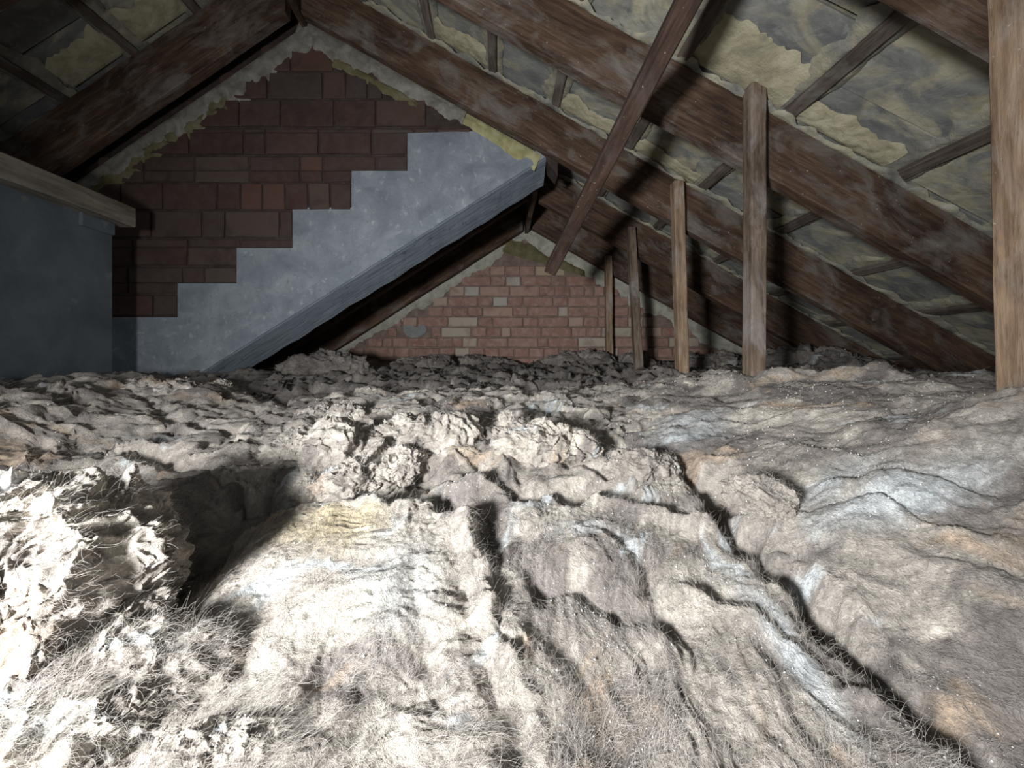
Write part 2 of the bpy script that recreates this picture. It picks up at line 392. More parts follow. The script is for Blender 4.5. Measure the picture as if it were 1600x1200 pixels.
# ------------------------------------------------------------------ box partition on the left
XL = -1.61
wl = mesh('wall_left', [(XL-.03,-.2,-.46),(XL,-.2,-.46),(XL,1.65,-.46),(XL-.03,1.65,-.46),(XL-.03,-.2,.575),(XL,-.2,.575),(XL,1.65,.575),(XL-.03,1.65,.575)],
          [(3,2,1,0),(4,5,6,7),(0,1,5,4),(1,2,6,5),(2,3,7,6),(3,0,4,7)])
left = link('wall_left', wl, M['panel'], kind='structure', label='slate-blue board partition under a pale timber rail', cat='wall')
beam('trim_1', (XL+.025, -.2, .612), (XL+.025, 1.69, .612), .075, .082, M['cap'], seed=3, kind='structure', label='pale sawn timber rail along the top of the partition', cat='trim')
beam('cleat', (XL+.008, 1.52, .55), (XL+.008, 1.645, .55), .016, .05, M['panel'], seed=9, parent=left, label='dark batten stub under the rail')

beam('wall_right', (2.36, -.3, -.215), (2.36, 3.0, -.215), .05, .49, M['rafter'], seed=5, kind='structure', label='dark eaves board at the foot of the long slope', cat='wall')
# ------------------------------------------------------------------ rafters
def rafter(y, x0, x1, zf, v, mat, seed, label, group=None, th=.05):
    # rectangular timber, plumb cut at the ridge; centre line half its depth above the underside
    k = (zf(1)-zf(0)); c = math.cos(math.atan(k)); h = v*c
    p0 = (x0, y+th/2, zf(x0)+v/2); p1 = (x1, y+th/2, zf(x1)+v/2)
    sgn = 1 if x1 > x0 else -1
    return beam('rafter', p0, p1, th, h, mat, up=(0,0,1), seed=seed, skew0=-abs(k) if True else 0, skew1=0, label=label, cat='rafter', group=group)
YR = [.70, 1.27, 1.80, 2.33, 2.82]
RL = ['dark rafter of the long slope above the thick pale post',
      'rust-brown rafter that the diagonal strut crosses, fixed behind the tall brown post',
      'brown rafter along the top of the yellow strip and rendered gable',
      'brown rafter running between the raking board and the thin leaning post',
      'worn rafter lying against the red brick gable']
for i, y in enumerate(YR):
    rafter(y, -.90 if i < 3 else .235, 2.36, zbR, VR, M['rafter'], 10+i*3, RL[i])
for i, (y, lb) in enumerate(((.70, 'dark rafter of the short slope nearer the partition end'), (1.22, 'dark rafter of the short slope crossing the torched slates'), (1.76, 'dark rafter above the mossy parging on the sooty brick gable'))):
    rafter(y, -.95, -2.88, zbL, VL, M['rafter'], 40+i*3, lb)
rafter(2.27, .165, -1.7, zbF, VF, M['rafter'], 60, 'thin-looking brown rafter tucked behind the raking board')
rafter(2.81, .165, -1.7, zbF, VF, M['rafter'], 64, 'dark smooth rafter along the left rake of the red brick gable')
beam('ridge_board', (-.925, -.3, 1.72), (-.925, 1.90, 1.72), .03, .26, M['rafter'], seed=71, label='dark ridge board where the long and short slopes meet', cat='ridge board')
beam('ridge_board', (.20, 2.0, 1.03), (.20, 2.895, 1.03), .03, .20, M['rafter'], seed=73, label='dark ridge board of the lower roof above the red gable', cat='ridge board')

# ------------------------------------------------------------------ slates, battens, torching
def slate_mesh(name, L, w, seed):
    rr = random.Random(seed); t = .007; n = 4; V = []
    for zz in (0, t):
        for i in range(n+1):
            for j in (0, 1):
                V.append((L*i/n + (rr.uniform(-.006,.006) if i == n else 0), (-w/2 if j == 0 else w/2)+rr.uniform(-.002,.002), zz+rr.uniform(-.0012,.0012)))
    o = 2*(n+1); F = []
    for i in range(n):
        a = 2*i; F += [(a, a+2, a+3, a+1)[::1], (o+a, o+a+1, o+a+3, o+a+2), (a, o+a, o+a+2, a+2), (a+1, a+3, o+a+3, o+a+1)]
    F += [(0,1,o+1,o), (2*n, o+2*n, o+2*n+1, 2*n+1)]
    return mesh(name, V, F)
def roof(name, label, org, u, nrm, battens, ymin, yfun, seed):
    """org: point on the rafter tops at the ridge (x,z); battens: distance down the slope from the ridge"""
    rr = random.Random(seed); root = empty(name, kind='structure', label=label, cat='roof')
    O = Vector((org[0], 0, org[1]))
    def P(s, y, h): return O + u*s + nrm*h + Vector((0, y, 0))
    meshes = {}
    bs = sorted(battens)
    rot = Matrix((u, Vector((0,1,0)) if nrm.cross(u).y > 0 else Vector((0,-1,0)), nrm)).transposed().to_4x4()
    for i, s in enumerate(bs):
        y0, y1 = yfun(s)
        b = link('batten', beam_mesh('batten', y1-y0, .040, .022, seed+i), M['batten'], root)
        place(b, P(s, y0, .011), P(s, y1, .011), nrm)
        # torching bedded along the upslope edge of the batten, against the slates
        o = lump_strip('torching', P(s-.014, y0, .020), P(s-.014, y1, .020), -u*.97+nrm*.17, -nrm, .05, .055, .007, seed+100+i, n=int((y1-y0)/.010), k=7, ragged=.9)
        link('torching', o, M['torch'], root)
        o = lump_strip('torching', P(s+.016, y0, .014), P(s+.016, y1, .014), u*.9+nrm*.4, -nrm, .022, .026, .004, seed+200+i, n=int((y1-y0)/.012), k=5, ragged=1.0)
        link('torching', o, M['torch'], root)
    edges = [0.0] + bs
    for i in range(1, len(edges)):
        head = edges[i-1] - .03; gauge = edges[i]-edges[i-1]
        y0, y1 = yfun(edges[i]); wd = .305; off = (.5*wd if i % 2 else 0)
        Lk = round(gauge+.12, 3)
        if Lk not in meshes:
            meshes[Lk] = [slate_mesh('slate', Lk, wd-.006, seed+i*5+q) for q in range(3)]
            for q in meshes[Lk]: q.materials.append(M['slate'])
        y = y0 - off + wd/2
        while y - wd/2 < y1 - .1:
            if y > y0 + .05 and y + wd/2 < y1 + .12:
                o = bpy.data.objects.new('slate', rr.choice(meshes[Lk])); C.objects.link(o); o.parent = root
                m = rot.copy() @ Matrix.Rotation(-.030 + rr.uniform(-.006,.006), 4, 'Y') @ Matrix.Rotation(rr.uniform(-.012,.012), 4, 'Z')
                m.translation = P(head, y, .026+rr.uniform(0,.004)); o.matrix_world = m
            y += wd
    sN = edges[-1]+.1; ya, yb = min(yfun(e)[0] for e in bs), max(yfun(e)[1] for e in bs)
    segs = {}
    for e in bs: segs.setdefault(yfun(e), []).append(e)
    lo_s = -.02
    for (ya, yb), es in segs.items():
        hi = max(es)+.10
        V = [P(q, y, h) for h in (.062, .072) for q, y in ((lo_s, ya), (hi, ya), (hi, yb), (lo_s, yb))]
        link('light_stop_slab', mesh('light_stop_slab', V, [(0,1,2,3),(7,6,5,4),(0,4,5,1),(1,5,6,2),(2,6,7,3),(3,7,4,0)]), M['slate'], root)  # solid slab added above the slates to stop light leaking through the joints
        lo_s = hi - .10
    return root
xR0 = -.92; c = uR.x
bR = [(x - xR0)/c for x in (-.62, -.31, -.03, .25, .58, .91, 1.26, 1.60, 1.92, 2.26)]
roof('ceiling_right', 'long slate roof slope with lime torching and battens', (xR0, zbR(xR0)+VR), uR, nR, bR, -.3, lambda s: (-.25, 1.97 if s < (.2-xR0)/c else 2.95), 300)
rt = bpy.data.objects['ceiling_right']
for i, y in enumerate(YR):
    xa = -.86 if i < 3 else .26
    link('torching', lump_strip('torching', (xa, y+.012, zbR(xa)+VR+.004), (2.3, y+.012, zbR(2.3)+VR+.004), (0,-1,0), -nR, .030, .034, .007, 900+i*7, n=220, k=6, ragged=1.5), M['torch'], rt)
# broad trowelled patches of torching beside the rafters
for q, (xa, xb, y, w) in enumerate(((.60,.89,1.265,.19), (.93,1.22,1.265,.10), (.27,.55,1.795,.10), (-.29,-.05,1.795,.12), (-.01,.23,1.265,.16), (.60,.88,1.795,.08))):
    link('torching', lump_strip('torching', (xa, y, zbR(xa)+VR+.020), (xb, y, zbR(xb)+VR+.020), Vector((0,-.99,0))+nR*.06, -nR, w, w*.8, .007, 950+q*5, n=44, k=16, ragged=.35), M['torch_cream'], rt)
bL = [(abs(x) - .92)/abs(uL.x) for x in (-1.06, -1.335, -1.61, -1.92, -2.22, -2.52, -2.82)]
roof('ceiling_left', 'short slate roof slope with lime torching above the partition', (-.93, zbL(-.93)+VL), uL, nL, bL, -.3, lambda s: (-.25, 1.93), 400)
lt = bpy.data.objects['ceiling_left']
for q, (xa, xb, y) in enumerate(((-1.37,-1.58,1.755), (-1.65,-1.88,1.755), (-1.10,-1.30,1.755), (-1.65,-1.88,1.215), (-1.37,-1.58,1.215))):
    link('torching', lump_strip('torching', (xa, y, zbL(xa)+VL+.022), (xb, y, zbL(xb)+VL+.022), Vector((0,-.99,0))+nL*.06, -nL, .15, .13, .007, 990+q*5, n=36, k=14, ragged=.3), M['torch_cream'], lt)
bF = [.3, .65, 1.0, 1.35, 1.7, 2.05]
roof('ceiling_back', 'dark lower slate slope behind the raking board', (.19, zbF(.19)+VF), uF, nF, bF, 2.03, lambda s: (1.985, 2.92), 500)

# ------------------------------------------------------------------ posts and the hanging strut
def post(x0, z0, x1, z1, y0, y1, w, d, mat, seed, label):
    return beam('post', (x1, y1, z1), (x0, y0, z0), d, w, mat, up=(1,0,0), seed=seed, label=label, cat='post', group=None)
post(.880, .84, .905, -.455, .665, .665, .058, .062, M['post'], 3, 'thick rough-sawn post, tan and furry at the foot, under the dark rafter')
post(.800, .86, .800, -.455, 1.245, 1.245, .048, .050, M['post_dark'], 5, 'tall grey-brown post nailed to the rust-brown rafter')
post(.795, .80, .830, -.455, 1.775, 1.775, .046, .048, M['post'], 7, 'tan post between the tall brown post and the thin leaning post')
post(.765, .775, .835, -.455, 2.305, 2.305, .046, .046, M['post_dark'], 9, 'thin red-brown post leaning a little, with a dark shadow on its right')
post(.765, .74, .785, -.455, 2.795, 2.795, .046, .046, M['post'], 11, 'thinnest tan post standing against the red brick gable')
beam('strut', (.467, .70, .90), (.231, 1.75, .415), .052, .078, M['strut'], up=(.2,-1,.4), seed=21, label='dark square strut hanging diagonally below the rafters, its lower end free', cat='strut')

# ------------------------------------------------------------------ insulation
ZT = np.array([.1,.2,.3,.35,.40,.46,.55,.7,.95,1.2,1.9,2.4,2.9,3.5]); HT = np.array([-.39,-.385,-.37,-.36,-.345,-.325,-.30,-.262,-.205,-.16,-.10,-.06,-.035,-.03])
def Hb(X, Y):
    h = np.interp(Y, ZT, HT)
    r = ss(.25,.9,X)*ss(.2,.6,Y); h = h*(1-r)+np.maximum(h,-.072)*r
    l = ss(-.75,-1.35,X)*ss(.3,.9,Y); h = h*(1-l)+np.maximum(h,-.085)*l
    return h
def seg_dist(X, Y, pts, closed=False):
    d = np.full(X.shape, 9.0); n = len(pts)
    for i in range(n if closed else n-1):
        ax, ay = pts[i]; bx, by = pts[(i+1)%n]; vx, vy = bx-ax, by-ay; L = vx*vx+vy*vy+1e-12
        t = np.clip(((X-ax)*vx+(Y-ay)*vy)/L, 0, 1); d = np.minimum(d, np.hypot(X-ax-t*vx, Y-ay-t*vy))
    return d
def inside(X, Y, pts):
    r = np.zeros(X.shape, bool); n = len(pts)
    for i in range(n):
        ax, ay = pts[i]; bx, by = pts[(i+1)%n]
        c = ((ay > Y) != (by > Y)) & (X < (bx-ax)*(Y-ay)/((by-ay) if abs(by-ay) > 1e-9 else 1e-9)+ax); r ^= c
    return r
CREAM = np.array((.62,.565,.485)); TAN = np.array((.50,.375,.265)); GREY = np.array((.245,.215,.195)); ICE = np.array((.66,.70,.71)); SOOT = np.array((.095,.082,.075)); BUFF = np.array((.46,.413,.363))
def lerp(a, b, t): return a*(1-t[..., None]) + b*t[..., None]
def wool_colour(X, Y, Z, ang, seed, pal, spots=()):
    """albedo of the wool: blotches drawn out along the lie of the fibres"""
    ca, sa = math.cos(ang), math.sin(ang)
    wx = .05*fbm2(X*6, Y*6, 3, seed+50); wy = .05*fbm2(X*6+40, Y*6, 3, seed+54)
    U = (X+wx)*ca + (Y+wy)*sa + .4*Z; V = -(X+wx)*sa + (Y+wy)*ca + .6*Z
    n1 = fbm2(U*5, V*11, 5, seed+60, .6); n2 = fbm2(U*4+9, V*10, 4, seed+66, .6); n3 = fbm2(U*6, V*9+30, 4, seed+72); n4 = fbm2(U*9, V*34, 4, seed+78, .65)
    col = lerp(BUFF, CREAM, ss(-.35+.5*(1-pal['cream']), .45+.5*(1-pal['cream']), n1))
    col = lerp(col, GREY, ss(.30-pal['grey'], .75-pal['grey'], n3+.25*n4))
    col = lerp(col, TAN, .8*ss(.55-.5*pal['tan'], .95-.5*pal['tan'], n2))
    col = lerp(col, ICE, .85*ss(.75-.6*pal['ice'], 1.1-.6*pal['ice'], -n2+.3*n4))
    col = lerp(col, SOOT, ss(.85-pal['soot'], 1.35-pal['soot'], -n1+.35*n4))
    if pal.get('dirt'): col = lerp(col, SOOT*1.15, np.clip(pal['dirt']+.35*n1, 0, .95))
    for (sx, sy, rx, ry, cc, a) in spots:
        m = a*ss(1.25, .35, np.hypot((X-sx)/rx, (Y-sy)/ry)+.35*n1); col = lerp(col, np.array(cc), m)
    st = np.clip(1 + .20*n4 + .22*fbm2(U*25, V*90, 3, seed+90) + .16*fbm2(U*70, V*230, 2, seed+95), .5, 1.5)
    return np.clip(col*st[..., None], .02, .85)
def set_colour(me, col):
    a = me.color_attributes.new('wool', 'FLOAT_COLOR', 'POINT')
    a.data.foreach_set('color', np.concatenate([col, np.ones((len(col), 1))], 1).astype(np.float32).ravel())
def fast_mesh(name, co, quads):
    me = bpy.data.meshes.new(name); nv, nf = len(co), len(quads)
    me.vertices.add(nv); me.vertices.foreach_set('co', co.astype(np.float32).ravel())
    me.loops.add(nf*4); me.loops.foreach_set('vertex_index', quads.astype(np.int32).ravel())
    me.polygons.add(nf); me.polygons.foreach_set('loop_start', np.arange(0, nf*4, 4, dtype=np.int32))
    me.polygons.foreach_set('use_smooth', np.ones(nf, bool)); me.update(); me.validate(); return me
SURF = {}
def blanket(name, label, poly, res, lift, ang, pal, seed, rough=.3, edge=(.05,.09), creases=(), ridges=(), dips=(), bumps=(), spots=(), wob=.02, parent=None, kind=None, amp=1.0, group=None):
    P = np.array(poly); x0, y0 = P.min(0)-.02; x1, y1 = P.max(0)+.02
    # rows get wider apart with distance from the near end of the loft
    ys = [y0]
    while ys[-1] < y1: ys.append(ys[-1] + res*max(1, ys[-1]/.55))
    xs = np.arange(x0, x1, res*max(1, (y0+.15*(y1-y0))/.55)); ys = np.array(ys); X, Y = np.meshgrid(xs, ys)
    X0, Y0 = X, Y
    wx = X + wob*fbm2(X*14, Y*14, 4, seed+1); wy = Y + wob*fbm2(X*14+31, Y*14, 4, seed+5)
    sd = seg_dist(wx, wy, poly, True); sd = np.where(inside(wx, wy, poly), sd, -sd)
    ca, sa = math.cos(ang), math.sin(ang)
    # domain warp, then billows, folds drawn out along the fibres, crumples
    qx = X + .06*fbm2(X*5, Y*5, 3, seed+9); qy = Y + .06*fbm2(X*5+11, Y*5+7, 3, seed+13)
    U = qx*ca + qy*sa; V = -qx*sa + qy*ca
    far = 1.0
    h = Hb(X, Y) + (lift(Y) if callable(lift) else lift)
    h = h + amp*(.018*fbm2(X*5.5, Y*5.5, 3, seed+20) + .011*fbm2(U*6, V*16, 4, seed+24))
    mask = np.clip(rough + .4*min(1, rough*2)*fbm2(X*5, Y*5, 2, seed+28), 0, 1)
    h = h + amp*.020*mask*(ridge2(U*6, V*11, 4, seed+32, .5)-.4) + amp*.0055*mask*ridge2(U*22, V*34, 3, seed+38, .6)
    h = h + .0022*fbm2(U*26, V*85, 4, seed+44, .65) + .0018*fbm2(qx*120, qy*120, 2, seed+48)
    if rough > .4:
        ck = ss(.09, .0, np.abs(noise2(qx*6+3, qy*9, seed+61)))*ss(-.1, .3, noise2(X*5, Y*5+8, seed+62)); h = h - .030*rough*ck
    for pts, dep, wd in creases:
        d = seg_dist(qx*.35+X*.65, qy*.35+Y*.65, pts); h = h - dep*np.exp(-(d/wd)**1.5)*(1+.5*noise2(X*25, Y*25, seed+51))
    for pts, hei, wd in ridges:
        d = seg_dist(qx*.35+X*.65, qy*.35+Y*.65, pts); h = h + hei*np.exp(-(d/wd)**2)*(1+.5*noise2(X*18, Y*18, seed+52))
    for (cx, cy, rx, ry, dep) in dips: h = h - dep*np.exp(-(((X-cx)/rx)**2+((Y-cy)/ry)**2))
    t = np.clip(sd/edge[0], 0, 1); h = h - edge[1]*(1-np.sqrt(np.clip(1-(1-t)**2, 0, 1)))
    # push folds sideways so that they overhang
    sw = amp*(.05+mask)*.016
    X = X + sw*ridge2(U*7+4, V*11, 3, seed+55); Y = Y + sw*ridge2(U*7+40, V*11+9, 3, seed+58)
    Y = np.minimum(Y, YB-.012)
    blk = (Y < 1.72); X = np.where(blk, np.maximum(X, XL+.004), X)
    h = np.maximum(h, -.44)
    keep = sd > -.014; q = keep[:-1,:-1] & keep[1:,:-1] & keep[:-1,1:] & keep[1:,1:]
    nx = len(xs); idx = np.arange(X.size).reshape(X.shape)
    Q = np.stack([idx[:-1,:-1][q], idx[:-1,1:][q], idx[1:,1:][q], idx[1:,:-1][q]], 1)
    used = np.unique(Q); mp = np.full(X.size, -1); mp[used] = np.arange(len(used)); Q = mp[Q]
    co = np.stack([X.ravel()[used], Y.ravel()[used], h.ravel()[used]], 1)
    me = fast_mesh(name, co, Q)
    col = wool_colour(X0.ravel()[used], Y0.ravel()[used], np.zeros(len(used)), ang, seed, pal, spots); set_colour(me, col)
    o = link(name, me, M['wool'], parent, label=label, cat=None if parent else 'insulation', kind=kind, group=group)
    SURF[o.name] = (co, Q, col, ang); return o
def clump(label, c, r, seed, pal, rough=1.0, n=(150, 90), ang=.3, rotz=0, spots=(), name='insulation_clump', shred=0.0, fq=1.0, soft=.0):
    th = np.linspace(0, 2*np.pi, n[0], endpoint=False); ph = np.linspace(.02, np.pi-.02, n[1])
    T, Ph = np.meshgrid(th, ph); D = np.stack([np.cos(T)*np.sin(Ph), np.sin(T)*np.sin(Ph), np.cos(Ph)], -1)
    R = np.array(r); B = D*R; rm = float(np.mean(r)); f = fq/rm
    q = B + .35*rm*np.stack([fbm3(B[...,0]*f*1.1+k*9.1+seed, B[...,1]*f*1.1, B[...,2]*f*1.1, 3, seed+k*4) for k in range(3)], -1)
    x, y, z = q[...,0]*f, q[...,1]*f, q[...,2]*f
    d = .30*fbm3(x*1.0, y*1.0, z*1.0, 3, seed+20) + rough*(.13*(ridge3(x*1.7, y*1.7, z*2.6, 4, seed+24, .62)-.5) + .040*ridge3(x*6, y*6, z*9, 3, seed+30, .65))
    if soft: d = d + soft*fbm3(x*2.3, y*2.3, z*2.3, 3, seed+44)
    if shred: d = d + shred*np.maximum(0, fbm3(x*4, y*4, z*4, 2, seed+40))*1.2
    B = B + D*(d*rm)[..., None] + .075*rough*rm*np.stack([ridge3(x*2.6+k*5, y*2.6, z*3.2, 4, seed+50+k*5, .6) for k in range(3)], -1)
    cz, sz = math.cos(rotz), math.sin(rotz)
    X = B[...,0]*cz - B[...,1]*sz + c[0]; Y = B[...,0]*sz + B[...,1]*cz + c[1]; Z = B[...,2] + c[2]
    Y = np.minimum(Y, YB-.012); X = np.where(Y < 1.72, np.maximum(X, XL+.004), X)
    co = np.stack([X.ravel(), Y.ravel(), Z.ravel()], 1); idx = np.arange(co.shape[0]).reshape(T.shape); i2 = np.roll(idx, -1, 1)
    Q = np.stack([idx[1:], i2[1:], i2[:-1], idx[:-1]], -1).reshape(-1, 4)
    top = idx[0]; bot = idx[-1]
    me = fast_mesh(name, co, Q)
    col = wool_colour(co[:,0], co[:,1], co[:,2], ang, seed, pal, spots); set_colour(me, col)
    o = link(name, me, M['wool'], label=label, cat='insulation'); SURF[o.name] = (co, Q, col, ang); return o

crack = [(.285,.983),(.323,.871),(.362,.80),(.374,.703),(.364,.644),(.373,.551),(.381,.473),(.384,.426),(.392,.392),(.403,.35),(.415,.12)]
# old dark layer over the whole floor
base_poly = [(-1.60,.12),(2.28,.12),(2.28,2.89),(-1.35,2.89),(-1.45,1.95),(-1.60,1.70)]
blanket('insulation_layer', 'dark dusty old insulation layer spread to the far gable', base_poly, .0075, lambda Y: -.065*(1-ss(1.35,1.75,Y)) + .004, .4, dict(cream=.15, grey=.42, tan=.0, ice=.1, soot=.35, dirt=.55), 100, rough=.75, edge=(.02,.01), amp=1.35)
# left rough blanket by the partition
blanket('insulation_blanket', 'ragged grey-tan insulation blanket lying against the slate-blue partition',
        [(-1.60,.45),(-1.60,1.66),(-1.1,1.6),(-.72,1.30),(-.58,1.0),(-.46,.78),(-.52,.70),(-.75,.60)], .0042, .012, .15, dict(cream=.35, grey=.25, tan=.25, ice=.15, soot=.12, dirt=.12), 200, rough=.75,
        creases=[([(-.75,.86),(-.62,.80),(-.50,.80)], .045, .018), ([(-1.2,1.0),(-.95,1.05),(-.7,1.0)], .02, .02)])
# middle torn blanket
blanket('insulation_blanket', 'torn buff insulation blanket with loose lumps in the middle of the loft',
        [(-.62,.74),(-.50,.735),(-.2,.74),(.05,.72),(.30,.73),(.37,.76),(.325,.87),(.30,.96),(.44,1.06),(.60,1.25),(.45,1.60),(.15,1.62),(-.35,1.62),(-.75,1.45),(-.70,1.1)], .0036, .010, .2, dict(cream=.45, grey=.30, tan=.12, ice=.3, soot=.16), 300, rough=.75,
        dips=[(-.17,.80,.05,.035,.06), (-.62,.82,.06,.03,.03)], creases=[([(.25,.97),(.30,.90),(.34,.86)], .05, .016), ([(.12,1.22),(.14,1.12)], .03, .010)],
        spots=[(.16,.86,.14,.08,CREAM,.6), (-.28,.80,.12,.06,CREAM,.7)])
# right blanket
blanket('insulation_blanket', 'wide grey-brown insulation blanket lying round the feet of the posts',
        crack[::-1] + [(.33,1.12),(.42,1.5),(.75,1.75),(1.2,1.9),(1.75,1.75),(1.9,1.2),(1.5,.6),(1.2,.12)], .0034, .014, -.35, dict(cream=.25, grey=.50, tan=.16, ice=.36, soot=.34), 400, rough=.22,
        edge=(.036,.095), creases=[([(.40,.66),(.55,.60),(.72,.50),(.95,.42)], .010, .02), ([(.45,.80),(.7,.74),(1.0,.7)], .012, .03)], dips=[(.40,.70,.035,.05,.05)],
        ridges=[([(.42,.60),(.48,.52),(.52,.42),(.55,.3)], .012, .04), ([(.55,1.30),(.8,1.22),(1.0,1.05)], .03, .06)],
        spots=[(.56,.55,.14,.04,ICE,.8), (.52,.62,.10,.04,ICE,.55), (.45,.95,.12,.10,ICE,.6), (.70,.60,.14,.07,BUFF,.5)])
# centre blanket
blanket('insulation_blanket', 'mottled brown insulation blanket between the long crack and the cream blanket',
        [(-.10,.76),(-.02,.74),(.06,.73),(.14,.715),(.22,.74),(.30,.775),(.352,.79),(.366,.70),(.354,.644),(.362,.551),(.370,.473),(.374,.426),(.382,.392),(.392,.35),(.405,.12),(-.02,.12),(-.02,.40),(-.07,.55)], .0024, .020, 1.15, dict(cream=.45, grey=.46, tan=.30, ice=.28, soot=.30), 500, rough=.14, amp=.85,
        edge=(.04,.10), creases=[([(.02,.62),(.035,.56),(.05,.50)], .012, .014), ([(.06,.52),(.12,.50),(.17,.47),(.21,.455)], .022, .016), ([(.17,.60),(.205,.53),(.21,.47)], .016, .014), ([(.28,.50),(.33,.42),(.36,.36)], .012, .012)],
        ridges=[([(-.10,.745),(.02,.725),(.13,.705),(.24,.66),(.34,.60)], .022, .016), ([(.24,.50),(.29,.46),(.33,.40),(.37,.34)], .014, .018)],
        dips=[(-.02,.60,.03,.06,.035)],
        spots=[(.24,.51,.06,.045,CREAM,.85), (.10,.48,.08,.05,GREY,.6), (.31,.42,.022,.09,ICE,.8), (.12,.62,.06,.03,ICE,.45), (.30,.74,.05,.03,CREAM,.7)])
# cream blanket
blanket('insulation_blanket', 'cream insulation blanket with soft pale fibres beside the shadowed hollow',
        [(-.44,.66),(-.38,.70),(-.31,.715),(-.157,.70),(-.036,.640),(-.006,.540),(.028,.448),(.058,.389),(.075,.12),(-.75,.12),(-.70,.35),(-.50,.42),(-.47,.50)], .0022, .034, .55, dict(cream=.62, grey=.10, tan=.16, ice=.34, soot=.05), 600, rough=.05, amp=.75,
        edge=(.045,.115), ridges=[([(-.20,.69),(-.10,.665),(-.045,.62),(-.015,.53),(.02,.44),(.045,.37)], .014, .030)],
        creases=[([(-.06,.55),(-.03,.46),(0,.40),(.01,.3)], .012, .016), ([(-.12,.52),(-.09,.45),(-.06,.38)], .006, .012), ([(-.30,.42),(-.22,.40),(-.14,.38)], .006, .014)],
        dips=[(-.46,.58,.075,.085,.085)],
        spots=[(-.26,.61,.10,.07,(.56,.46,.27),.7), (-.20,.685,.13,.03,ICE,.85), (-.13,.50,.06,.10,ICE,.4)])
# near mound and loose tufts beside it
pc = dict(cream=.85, grey=-.1, tan=.36, ice=.22, soot=-.1)
clump('big fluffy cream heap of torn insulation in front of the shadowed hollow', (-.572,.43,-.315), (.155,.12,.150), 700, pc, .95, (700, 420), fq=1.1, soft=.10, shred=.06, ang=.9)
clump('flat torn cream tuft lying at the foot of the fluffy heap', (-.37,.355,-.335), (.10,.055,.045), 720, pc, 1.1, (260, 150), rotz=.7, shred=.1)
clump('small round cream tuft on the cream blanket', (-.245,.325,-.345), (.06,.035,.028), 730, pc, 1.0, (200, 110), rotz=.2)
pm = dict(cream=.55, grey=.12, tan=.15, ice=.25, soot=.05); pd = dict(cream=.1, grey=.45, tan=.0, ice=.1, soot=.5, dirt=.55)
CL = [('upright knob of grey wool beside the foot of the raking board', (-1,1.42,-0.135), (.035,.035,.065), pm),
      ('crumpled grey wool roll lying below the rendered wall', (-1.12,1.3,-0.125), (.12,.10,.05), pm),
      ('folded buff wool flap standing behind the torn blanket', (-0.43,1.13,-0.180), (.060,.05,.055), pm),
      ('dark-edged grey wool lump beside the folded buff flap', (-0.53,1.16,-0.185), (.06,.05,.045), pm),
      ('curled grey wool scrap behind the speckled slab', (-0.31,1.15,-0.185), (.05,.035,.035), pm),
      ('speckled pale wool slab tilted over a dark hole', (-0.19,0.96,-0.190), (.125,.085,.045), pm),
      ('curly pale wool tuft round the dark hole', (-0.2,0.825,-0.225), (.065,.035,.03), pc),
      ('shredded cream wool tuft between the dark hole and the long crack', (0.1,0.9,-0.200), (.115,.07,.04), pc),
      ('pointed white wool wisp standing on the shredded tuft', (0.02,0.96,-0.165), (.018,.018,.04), pc),
      ('crumpled cream wool pad at the back of the cream blanket', (-0.27,0.775,-0.235), (.085,.05,.035), pc),
      ('small cream wool knot left of the crumpled pad', (-0.345,0.72,-0.240), (.03,.025,.025), pc),
      ('rounded buff wool pillow left of the speckled slab', (-0.38,0.88,-0.205), (.12,.10,.04), pm),
      ('pale torn wool edge curling up at the long crack', (0.41,0.625,-0.215), (.045,.045,.022), pc),
      ('smooth pale wool pad beside the dark end of the long crack', (0.28,0.8,-0.222), (.075,.045,.028), pm),
      ('swollen grey wool hump round the foot of the tall brown post', (0.77,1.3,-0.125), (.19,.13,.055), dict(cream=.2, grey=.35, tan=.05, ice=.2, soot=.15)),
      ('grey wool fold right of the tall brown post', (1.22,1.55,-0.110), (.14,.10,.06), dict(cream=.15, grey=.4, tan=0, ice=.15, soot=.25)),
      ('long grey wool swell between the tall brown post and the thick post', (1.3,1.15,-0.135), (.30,.16,.06), dict(cream=.15, grey=.4, tan=0, ice=.25, soot=.25)),
      ('blackened wool heap under the left rake of the red gable', (-0.95,2.15,-0.075), (.22,.14,.09), pd),
      ('blackened ragged wool lump below the cement patch', (-0.48,2.5,-0.085), (.20,.12,.085), pd),
      ('blackened wool ridge against the middle of the red gable', (-0.12,2.7,-0.065), (.22,.10,.07), pd),
      ('blackened wool heap left of the thinnest post', (0.52,2.68,-0.045), (.22,.12,.085), pd),
      ('blackened wool tuft between the thinnest post and the leaning post', (0.92,2.68,-0.035), (.10,.09,.085), pd),
      ('blackened wool heap behind the tan post', (1.32,2.5,-0.055), (.20,.14,.08), pd),
      ('blackened wool drift in the eaves behind the tall brown post', (1.75,2.2,-0.065), (.26,.25,.09), pd)]
for i, (lb, c0, r0, pl) in enumerate(CL):
    near = c0[1] < 1.0
    clump(lb, c0, r0, 800+i*23, pl, .92, (190, 110) if near else (130, 76), ang=.2+.3*i, rotz=.4*i % 1.3 if r0[0] < .1 else 0, shred=.10 if near else .05)

